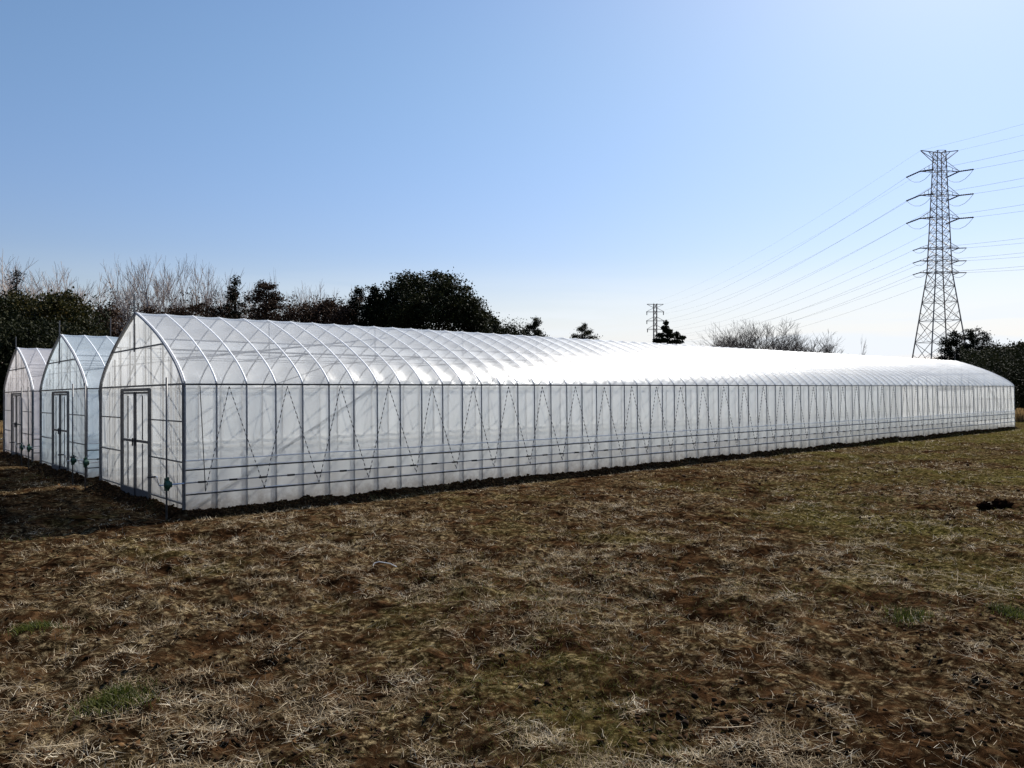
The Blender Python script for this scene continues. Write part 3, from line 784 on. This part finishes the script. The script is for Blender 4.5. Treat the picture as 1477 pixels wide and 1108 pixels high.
# windswept pine by the far pylon
def pine(u, d, top, label):
    rng = np.random.default_rng(77); x, y = at(u, d); gz = float(ground_h(x, y)); t = empty('pine_tree', (x, y, gz)); tag(t, label, 'tree')
    H = CAM_H + (554 - top) / F * d - gz; k = d / F
    m = MB(); m.tube([(0, 0, -.2), (.3, 0, H * .5), (0, 0, H * .98)], [.3, .2, .05], 7)
    pads = [(0, 466, 7), (-2, 473, 11), (3, 478, 13), (-8, 484, 13), (6, 485, 16), (16, 482, 10), (22, 487, 14), (-6, 491, 22), (14, 493, 22), (-14, 492, 12), (0, 503, 26), (0, 515, 30)]
    pts = []
    for (du, yy, w) in pads:
        c = np.array((du * k, rng.normal() * .5, CAM_H + (554 - yy) / F * d - gz)); n = 40 + w * 16
        m.tube([(.1, 0, c[2] - .8), tuple(c)], [.08, .03], 5)
        pts.append(c + rand_unit(n, rng) * (rng.random(n) ** .4)[:, None] * np.array((w * k * .55, w * k * .5, .32)))
    V, Fq = leaf_quads(np.concatenate(pts), .34, rng, .2, .4)
    link_mesh('crown', np_mesh('crown', V, Fq, M['evd']), t); m.build('trunk', M['darkbark'], t)
pine(961, 95, 464, 'windswept dark pine tree in front of the small far pylon')
# bare bushes on the right
for i, (u, top, w, lab) in enumerate(((1050, 476, 1.2, 'leftmost leafless bushy tree above the bright roof'), (1072, 463, 1.15, 'tall leafless bushy tree, second in the row above the roof'), (1093, 457, 1.15, 'tallest leafless bushy tree above the bright roof'),
      (1118, 464, 1.2, 'leafless bushy tree just right of the tallest one above the roof'), (1146, 475, 1.2, 'leafless bushy tree at the right end of the dense row'), (1196, 490, .9, 'low faint leafless bush right of the dense row'), (1238, 481, .6, 'thin leafless shrub standing alone left of the tall pylon'))):
    bare(u, 80 + (i % 3) * 4, top, lab, i, BUSHY if i < 5 else BARE, i * 1.9, 'bare_bush' if i > 4 else 'bare_tree', 'leafless trees above the bright roof', w)
# right-hand dark wood
conifer(1363, 92, 486, 60, M['con'], 'small dark conifer before the left legs of the tall pylon', seed=51, n=12000)
conifer(1380, 90, 478, 70, M['con'], 'dark conifer inside the outline of the pylon legs', seed=52, sharp=.7, n=14000)
conifer(1403, 90, 475, 84, M['con'], 'tallest dark conifer right of the tall pylon', seed=53, sharp=.6, n=18000)
conifer(1424, 96, 482, 60, M['con'], 'slim pointed conifer between tall conifer and right wood', seed=54, n=10000)
round_tree(1447, 84, 487, 60, M['evd'], 'dark round tree of the right wood, first from the left', seed=55, n=6000)
round_tree(1478, 80, 484, 66, M['evd'], 'dark round tree cut by the right edge of the photo', seed=56, n=6000)
round_tree(1412, 82, 500, 70, M['evd'], 'low dark tree at the foot of the right wood', seed=57, n=6000)
round_tree(1460, 74, 510, 90, M['evd'], 'low dark tree behind the far end of the big greenhouse', seed=58, n=7000)
round_tree(1540, 74, 492, 90, M['evd'], 'dark tree outside the right edge', seed=59, n=4000)
# undergrowth filling the foot of the woods
def undergrowth(name, u0, u1, d0, d1, ytop, n, mat, label, seed, size=.20):
    rng = np.random.default_rng(seed)
    u = rng.uniform(u0, u1, n); d = rng.uniform(d0, d1, n)
    x = (u - 738.5) / F * d; y = d; g = ground_h(x, y)
    hmax = (CAM_H + (554 - ytop) / F * (d0 + d1) / 2) * (.72 + .5 * fbm(u / 26, d / 4, seed, 2))
    z = g + hmax * rng.random(n) ** 1.1
    V, Fq = leaf_quads(np.stack([x, y, z], -1), size, rng, -.2, .35)
    tag(link_mesh(name, np_mesh(name, V, Fq, mat)), label, 'undergrowth', kind='stuff')
undergrowth('undergrowth', 150, 560, 60, 72, 437, 90000, M['brn'], 'brown leafless undergrowth massed below the conifers behind the greenhouse', 5)
undergrowth('undergrowth', -120, 160, 42, 60, 455, 50000, M['evd'], 'dark evergreen undergrowth massed behind the left greenhouses', 6)
undergrowth('undergrowth', 1385, 1560, 66, 82, 500, 50000, M['evd'], 'dark undergrowth massed below the right wood', 7)
undergrowth('undergrowth', 540, 760, 62, 84, 465, 24000, M['evd'], 'dark undergrowth below the round evergreen', 8)
# dry reeds at both edges
def reeds(u, d, top, wpx, label, seed, n=500):
    rng = np.random.default_rng(seed); x, y = at(u, d); g = float(ground_h(x, y)); H = CAM_H + (554 - top) / F * d - g; W = wpx / F * d
    V = []; Fq = []
    for i in range(n):
        bx, by = rng.normal() * W * .3, rng.normal() * W * .3; h = H * rng.uniform(.45, 1); a = rng.uniform(0, 6.28); l = h * rng.uniform(.05, .35)
        w = .02; c, s = math.cos(a), math.sin(a); b = len(V)
        for f in (0, .6, 1):
            px, py, pz = bx + c * l * f * f, by + s * l * f * f, h * f
            ww = w * (1 - .7 * f); V += [(px - s * ww, py + c * ww, pz), (px + s * ww, py - c * ww, pz)]
        Fq += [(b, b + 1, b + 3, b + 2), (b + 2, b + 3, b + 5, b + 4)]
    o = link_mesh('dry_grass_clump', np_mesh('dry_grass_clump', np.array(V), np.array(Fq), M['reed'])); o.location = (x, y, g)
    tag(o, label, 'grass')
def weed(u, ypx, w, lab, seed, n=420):
    rng = np.random.default_rng(seed); d = F * CAM_H / (ypx - 554.0); x0, y0 = at(u, d); W = w / F * d
    V = []; Fq = []
    for i in range(n):
        bx, by = rng.normal() * W * .28, rng.normal() * W * .22; h = rng.uniform(.02, .065); a = rng.uniform(0, 6.28); l = rng.uniform(.01, .06)
        z = float(ground_h(x0 + bx, y0 + by)) - float(ground_h(x0, y0)); c, q = math.cos(a), math.sin(a); b = len(V)
        for f in (0, .6, 1):
            px, py = bx + c * l * f * f, by + q * l * f * f; ww = .0028 * (1 - .75 * f); V += [(px - q * ww, py + c * ww, z + h * f), (px + q * ww, py - c * ww, z + h * f)]
        Fq += [(b, b + 1, b + 3, b + 2), (b + 2, b + 3, b + 5, b + 4)]
    o = link_mesh('grass_tuft', np_mesh('grass_tuft', np.array(V), np.array(Fq), M['weed'])); o.location = (x0, y0, float(ground_h(x0, y0)))
    tag(o, lab, 'grass', kind='stuff')
weed(168, 1008, 95, 'green grass tuft in the bare soil at the lower left of the field', 1, 900)
weed(52, 915, 60, 'faint green grass tuft near the left edge of the field', 2)
weed(1462, 884, 60, 'bright green grass tuft at the right edge of the field', 3, 600)
weed(1310, 896, 60, 'low green grass tuft in the right half of the field', 4)
reeds(-8, 36, 606, 40, 'tall orange dry grass clump beside the pinkish greenhouse at the left edge', 1)
reeds(1478, 44, 588, 24, 'dry brown grass clump at the far end of the big greenhouse, right edge', 2)

# ------------------------------------------------------------------ pylons and power lines
ARMS = [(245.0, 27, 'top'), (279.6, 27, 'mid'), (312.8, 27, 'low'), (355.7, 29, 's1'), (374.0, 29, 's2'), (391.0, 29, 's3')]
def make_pylon():
    """local metres; x along the arms"""
    t = empty('pylon'); k = 200 / F
    zof = lambda y: CAM_H + (554 - y) * k
    zb, zw, zt = 0.0, zof(391), zof(216)
    def half(z): # half side of the square shaft
        return (5.7 + (2.1 - 5.7) * z / zw) if z < zw else 2.1 + (1.05 - 2.1) * (z - zw) / (zt - zw)
    rot = 0.0
    def cor(i, z):
        h = half(z); a = [(-1, -1), (1, -1), (1, 1), (-1, 1)][i]; c, s = math.cos(rot), math.sin(rot)
        return Vector((a[0] * h * c - a[1] * h * s, a[0] * h * s + a[1] * h * c, z))
    for i in range(4):
        MB().tube([cor(i, z) for z in (-1, zw, zt)], [.19, .155, .12], 5).build('leg', M['pylon'], t)
    br = MB(); zs = [0]
    z = 0
    for n in (7.0, 6.3, 5.6, 4.8, 4.0): z += n; zs.append(z)
    zs[-1] = min(zs[-1], zw - 2.2); zs.append(zw)
    nlev = 15
    zs += [zw + (zt - zw) * (i + 1) / nlev for i in range(nlev)]
    for za, zc in zip(zs, zs[1:]):
        for i in range(4):
            j = (i + 1) % 4; r = .075 if za < zw else .06
            br.tube([cor(i, za), cor(j, zc)], r, 4, 0, False); br.tube([cor(j, za), cor(i, zc)], r, 4, 0, False)
            br.tube([cor(i, zc), cor(j, zc)], r, 4, 0, False)
            if za < zw:
                ma = (cor(i, za) + cor(j, za)) / 2; mc = (cor(i, za) + cor(j, zc)) / 2
                br.tube([ma, cor(i, (za + zc) / 2)], .045, 4, 0, False); br.tube([ma, cor(j, (za + zc) / 2)], .045, 4, 0, False)
    br.build('bracing', M['pylon'], t)
    # top cross bar
    m = MB(); z = zof(217); w = 27 * k
    m.tube([(-w, 0, z + .4), (0, 0, z - .2), (w, 0, z + .4)], .13, 4)
    for s in (-1, 1):
        for yy in (-.8, .8): m.tube([(s * w, 0, z + .3), (s * 1.0, yy, z - 2.6)], .09, 4); m.tube([(s * w * .6, 0, z + .2), (s * 1.0, yy, z - 1.6)], .07, 4)
    m.build('cross_arm', M['pylon'], t)
    tips = {}
    tips['ground_l'] = (-w, 0, z + .4); tips['ground_r'] = (w, 0, z + .4)
    for (yp, wpx, nm) in ARMS:
        z = zof(yp); w = (wpx - 3) * k + (.8 if nm in ('top', 'mid', 'low') else .4); big = nm in ('top', 'mid', 'low')
        m = MB(); h = half(z) * 1.1; m.tube([(-h * .6, 0, z), (h * .6, 0, z)], .08, 4)
        for yy in (-h * .8, h * .8): m.tube([(-h * .6, yy, z), (h * .6, yy, z)], .08, 4)
        m.tube([(0, -h * .8, z), (0, h * .8, z)], .08, 4)
        for s in (-1, 1):
            for yy in (-h * .8, h * .8):
                m.tube([(s * h * .6, yy, z), (s * w, 0, z)], .075, 4)
                if big or True: m.tube([(s * h * .6, yy, z + (2.6 if big else 1.5)), (s * w, 0, z + .15)], .06, 4)
            for f in (.35, .65):
                m.tube([(s * (h * .6 + (w - h * .6) * f), -h * .8 * (1 - f), z), (s * (h * .6 + (w - h * .6) * f), h * .8 * (1 - f), z)], .07, 4)
                m.tube([(s * (h * .6 + (w - h * .6) * f), h * .8 * (1 - f), z), (s * (h * .6 + (w - h * .6) * f), h * .8 * (1 - f), z + (2.6 if big else 1.5) * (1 - f))], .06, 4)
        a = m.build('cross_arm', M['pylon'], t)
        L = 4.2 if big else 2.2
        for s in (-1, 1):
            tip = Vector((s * w, 0, z)); tips[nm + ('_l' if s < 0 else '_r')] = tuple(tip)
            for dirv in (Vector((-.35 if s < 0 else -.25, .92, -.12)), Vector((.34, -.94, -.13))):
                e = tip + dirv.normalized() * L
                q = MB(); nn = 16
                pts = [tip.lerp(e, i / nn) for i in range(nn + 1)]
                q.tube(pts, [(.22 if i % 2 else .14) if big else (.16 if i % 2 else .1) for i in range(nn + 1)], 6)
                q.build('insulator', M['insul'], a)
            # hanging jumper loop
            p1 = tip + Vector((-.3, .92, -.12)).normalized() * L; p2 = tip + Vector((.34, -.94, -.13)).normalized() * L
            jl = MB(); jl.tube([p1.lerp(p2, f) + Vector((0, 0, -(2.2 if big else 1.0) * 4 * f * (1 - f))) for f in (0, .15, .3, .5, .7, .85, 1)], .05, 4)
            jl.build('jumper_wire', M['wire'], a)
    return t, tips
PY, TIPS = make_pylon()
px, py = at(1355, 200)
PY.location = (px, py, float(base_h(px, py)) + 0.0)
tag(PY, 'tall lattice pylon with many arms behind the right end of the greenhouse', 'pylon')
def make_far_pylon():
    t = empty('pylon'); k = 540 / F; zof = lambda y: CAM_H + (554 - y) * k; zt = zof(438)
    half = lambda z: 4.6 + (1.1 - 4.6) * min(z / (zt * .55), 1)
    cor = lambda i, z: Vector((*[c * half(z) for c in [(-1, -1), (1, -1), (1, 1), (-1, 1)][i]], z))
    for i in range(4): MB().tube([cor(i, z) for z in (-1, zt * .55, zt)], [.3, .28, .24], 4).build('leg', M['pylon'], t)
    br = MB(); n = 14
    for a in range(n):
        za, zc = zt * a / n, zt * (a + 1) / n
        for i in range(4):
            j = (i + 1) % 4; br.tube([cor(i, za), cor(j, zc)], .15, 3, 0, False); br.tube([cor(j, za), cor(i, zc)], .15, 3, 0, False)
    br.build('bracing', M['pylon'], t)
    for (yp, w, drop) in ((439, 12, 0), (450, 13, 2.2), (463, 13, 2.2), (475, 12, 2.2)):
        z = zof(yp); a = MB(); W = w * k
        for s in (-1, 1):
            a.tube([(0, 0, z), (s * W, 0, z)], .26, 4); a.tube([(s * 1.1, 0, z + (2.8 if drop else -2.4)), (s * W, 0, z)], .18, 4)
        arm = a.build('cross_arm', M['pylon'], t)
        if drop:
            for s in (-1, 1): MB().tube([(s * W * .92, 0, z), (s * W * .92, 0, z - drop)], .3, 5).build('insulator', M['insul'], arm)
    return t
P2 = make_far_pylon(); p2x, p2y = at(945, 540); P2.location = (p2x, p2y, 0)
tag(P2, 'small far lattice pylon with three short arms beside the windswept pine', 'pylon')
ARMN = {'ground': 'top bar', 'top': 'uppermost long arm', 'mid': 'second long arm', 'low': 'third long arm', 's1': 'upper short arm', 's2': 'middle short arm', 's3': 'lowest short arm'}
k2 = 540 / F
FAR = {'ground': (439, 12), 'top': (452, 12), 'mid': (465, 12), 'low': (477, 11), 's1': (484, 11), 's2': (492, 11), 's3': (500, 11)}
for nm, arm in ARMN.items():
    for sd in ('l', 'r'):
        tip = Vector(TIPS[nm + '_' + sd]) + PY.location
        L = 0 if nm == 'ground' else (4.2 if nm in ('top', 'mid', 'low') else 2.2)
        s = -1 if sd == 'l' else 1
        a = tip + Vector((-.35 if s < 0 else -.25, .92, -.12)).normalized() * L
        b = Vector((p2x + s * FAR[nm][1] * k2, p2y, CAM_H + (554 - FAR[nm][0]) * k2))
        pts = [a.lerp(b, f) + Vector((0, 0, -(7 if L else 5) * 4 * f * (1 - f))) for f in np.linspace(0, 1, 24)]
        o = MB().tube(pts, .024 if L else .015, 4).build('power_line', M['wire'])
        tag(o, 'power line from %s tip of tall pylon\'s %s to far pylon' % ('left' if s < 0 else 'right', arm), 'power line', 'power lines between the two pylons')
        a = tip + Vector((.34, -.94, -.13)).normalized() * L
        b = a + Vector((56, -150, 4 if L else 6))
        pts = [a.lerp(b, f) + Vector((0, 0, -5 * 4 * f * (1 - f))) for f in np.linspace(0, 1, 24)]
        o = MB().tube(pts, .028 if L else .017, 4).build('power_line', M['wire'])
        tag(o, 'power line from %s tip of tall pylon\'s %s toward right edge' % ('left' if s < 0 else 'right', arm), 'power line', 'power lines leaving the tall pylon to the right')

# ------------------------------------------------------------------ sky, sun, camera
w = bpy.data.worlds.new('World'); sc.world = w; w.use_nodes = True
nt = w.node_tree; nt.nodes.clear()
out = nt.nodes.new('ShaderNodeOutputWorld'); bg = nt.nodes.new('ShaderNodeBackground')
sky = nt.nodes.new('ShaderNodeTexSky'); sky.sky_type = 'NISHITA'; sky.sun_disc = False
sky.sun_elevation = SUN_EL; sky.sun_rotation = SUN_AZ
sky.altitude = 0; sky.air_density = 1.5; sky.dust_density = .6; sky.ozone_density = 5.0
# contrast of the clear sky, channel by channel
se = nt.nodes.new('ShaderNodeSeparateColor'); cb = nt.nodes.new('ShaderNodeCombineColor'); nt.links.new(sky.outputs[0], se.inputs[0])
for ch, (pw, gn) in enumerate(((1.26, .945), (1.24, .895), (1.16, .96))):
    a = nt.nodes.new('ShaderNodeMath'); a.operation = 'POWER'; a.inputs[1].default_value = pw; nt.links.new(se.outputs[ch], a.inputs[0])
    b = nt.nodes.new('ShaderNodeMath'); b.operation = 'MULTIPLY'; b.inputs[1].default_value = gn; nt.links.new(a.outputs[0], b.inputs[0]); nt.links.new(b.outputs[0], cb.inputs[ch])
# thin bright cloud streaks low over the horizon on the sunny side
tc = nt.nodes.new('ShaderNodeTexCoord'); sp = nt.nodes.new('ShaderNodeSeparateXYZ'); nt.links.new(tc.outputs['Generated'], sp.inputs[0])
mp = nt.nodes.new('ShaderNodeMapping'); mp.inputs['Scale'].default_value = (2.2, 2.2, 26.0); nt.links.new(tc.outputs['Generated'], mp.inputs['Vector'])
nz = nt.nodes.new('ShaderNodeTexNoise'); nz.inputs['Scale'].default_value = 1.6; nz.inputs['Detail'].default_value = 5; nz.inputs['Distortion'].default_value = .5
nt.links.new(mp.outputs[0], nz.inputs['Vector'])
def mrange(src, a, b, c, d):
    n = nt.nodes.new('ShaderNodeMapRange'); n.interpolation_type = 'SMOOTHSTEP'
    for k, v in zip(('From Min', 'From Max', 'To Min', 'To Max'), (a, b, c, d)): n.inputs[k].default_value = v
    nt.links.new(src, n.inputs['Value']); return n.outputs[0]
def mul(a, b):
    n = nt.nodes.new('ShaderNodeMath'); n.operation = 'MULTIPLY'; nt.links.new(a, n.inputs[0]); nt.links.new(b, n.inputs[1]); return n.outputs[0]
mask = mul(mul(mrange(nz.outputs['Fac'], .42, .58, .7, 1.0), mrange(sp.outputs['Z'], .05, .17, 1.0, 0.0)), mrange(sp.outputs['X'], -.9, .30, 0.0, .95))
mx = nt.nodes.new('ShaderNodeMix'); mx.data_type = 'RGBA'
nt.links.new(mask, mx.inputs[0]); zr = nt.nodes.new('ShaderNodeMix'); zr.data_type = 'RGBA'; zr.inputs[6].default_value = (.82, .80, 1.03, 1); zr.inputs[7].default_value = (.96, .95, .985, 1)
nt.links.new(mrange(sp.outputs['Z'], .12, .42, 0.0, 1.0), zr.inputs[0])
zm = nt.nodes.new('ShaderNodeMix'); zm.data_type = 'RGBA'; zm.blend_type = 'MULTIPLY'; zm.inputs[0].default_value = 1
nt.links.new(cb.outputs[0], zm.inputs[6]); nt.links.new(zr.outputs[2], zm.inputs[7]); nt.links.new(zm.outputs[2], mx.inputs[6]); mx.inputs[7].default_value = (10.2, 10.9, 11.7, 1)
bg.inputs['Strength'].default_value = .053
nt.links.new(mx.outputs[2], bg.inputs[0]); nt.links.new(bg.outputs[0], out.inputs[0])
sun = bpy.data.lights.new('sun', 'SUN'); sun.energy = 5.0; sun.angle = R(.53); sun.color = (1, .95, .87)
so = bpy.data.objects.new('sun', sun); COL.objects.link(so)
sd = Vector((math.sin(SUN_AZ) * math.cos(SUN_EL), math.cos(SUN_AZ) * math.cos(SUN_EL), math.sin(SUN_EL)))
so.rotation_euler = sd.to_track_quat('Z', 'Y').to_euler(); so.location = sd * 60

cam = bpy.data.cameras.new('camera'); co = bpy.data.objects.new('camera', cam); COL.objects.link(co)
cam.sensor_width = 36; cam.lens = 36 * F / 1477; cam.clip_end = 20000; cam.clip_start = .05
co.location = (0, 0, CAM_H); co.rotation_euler = (R(90), 0, 0); sc.camera = co
sc.view_settings.view_transform = 'Standard'; sc.view_settings.look = 'None'
sc.view_settings.exposure = .72; sc.view_settings.gamma = 1
sc.cycles.max_bounces = 10; sc.cycles.diffuse_bounces = 5; sc.cycles.glossy_bounces = 3
sc.cycles.transmission_bounces = 6; sc.cycles.transparent_max_bounces = 24
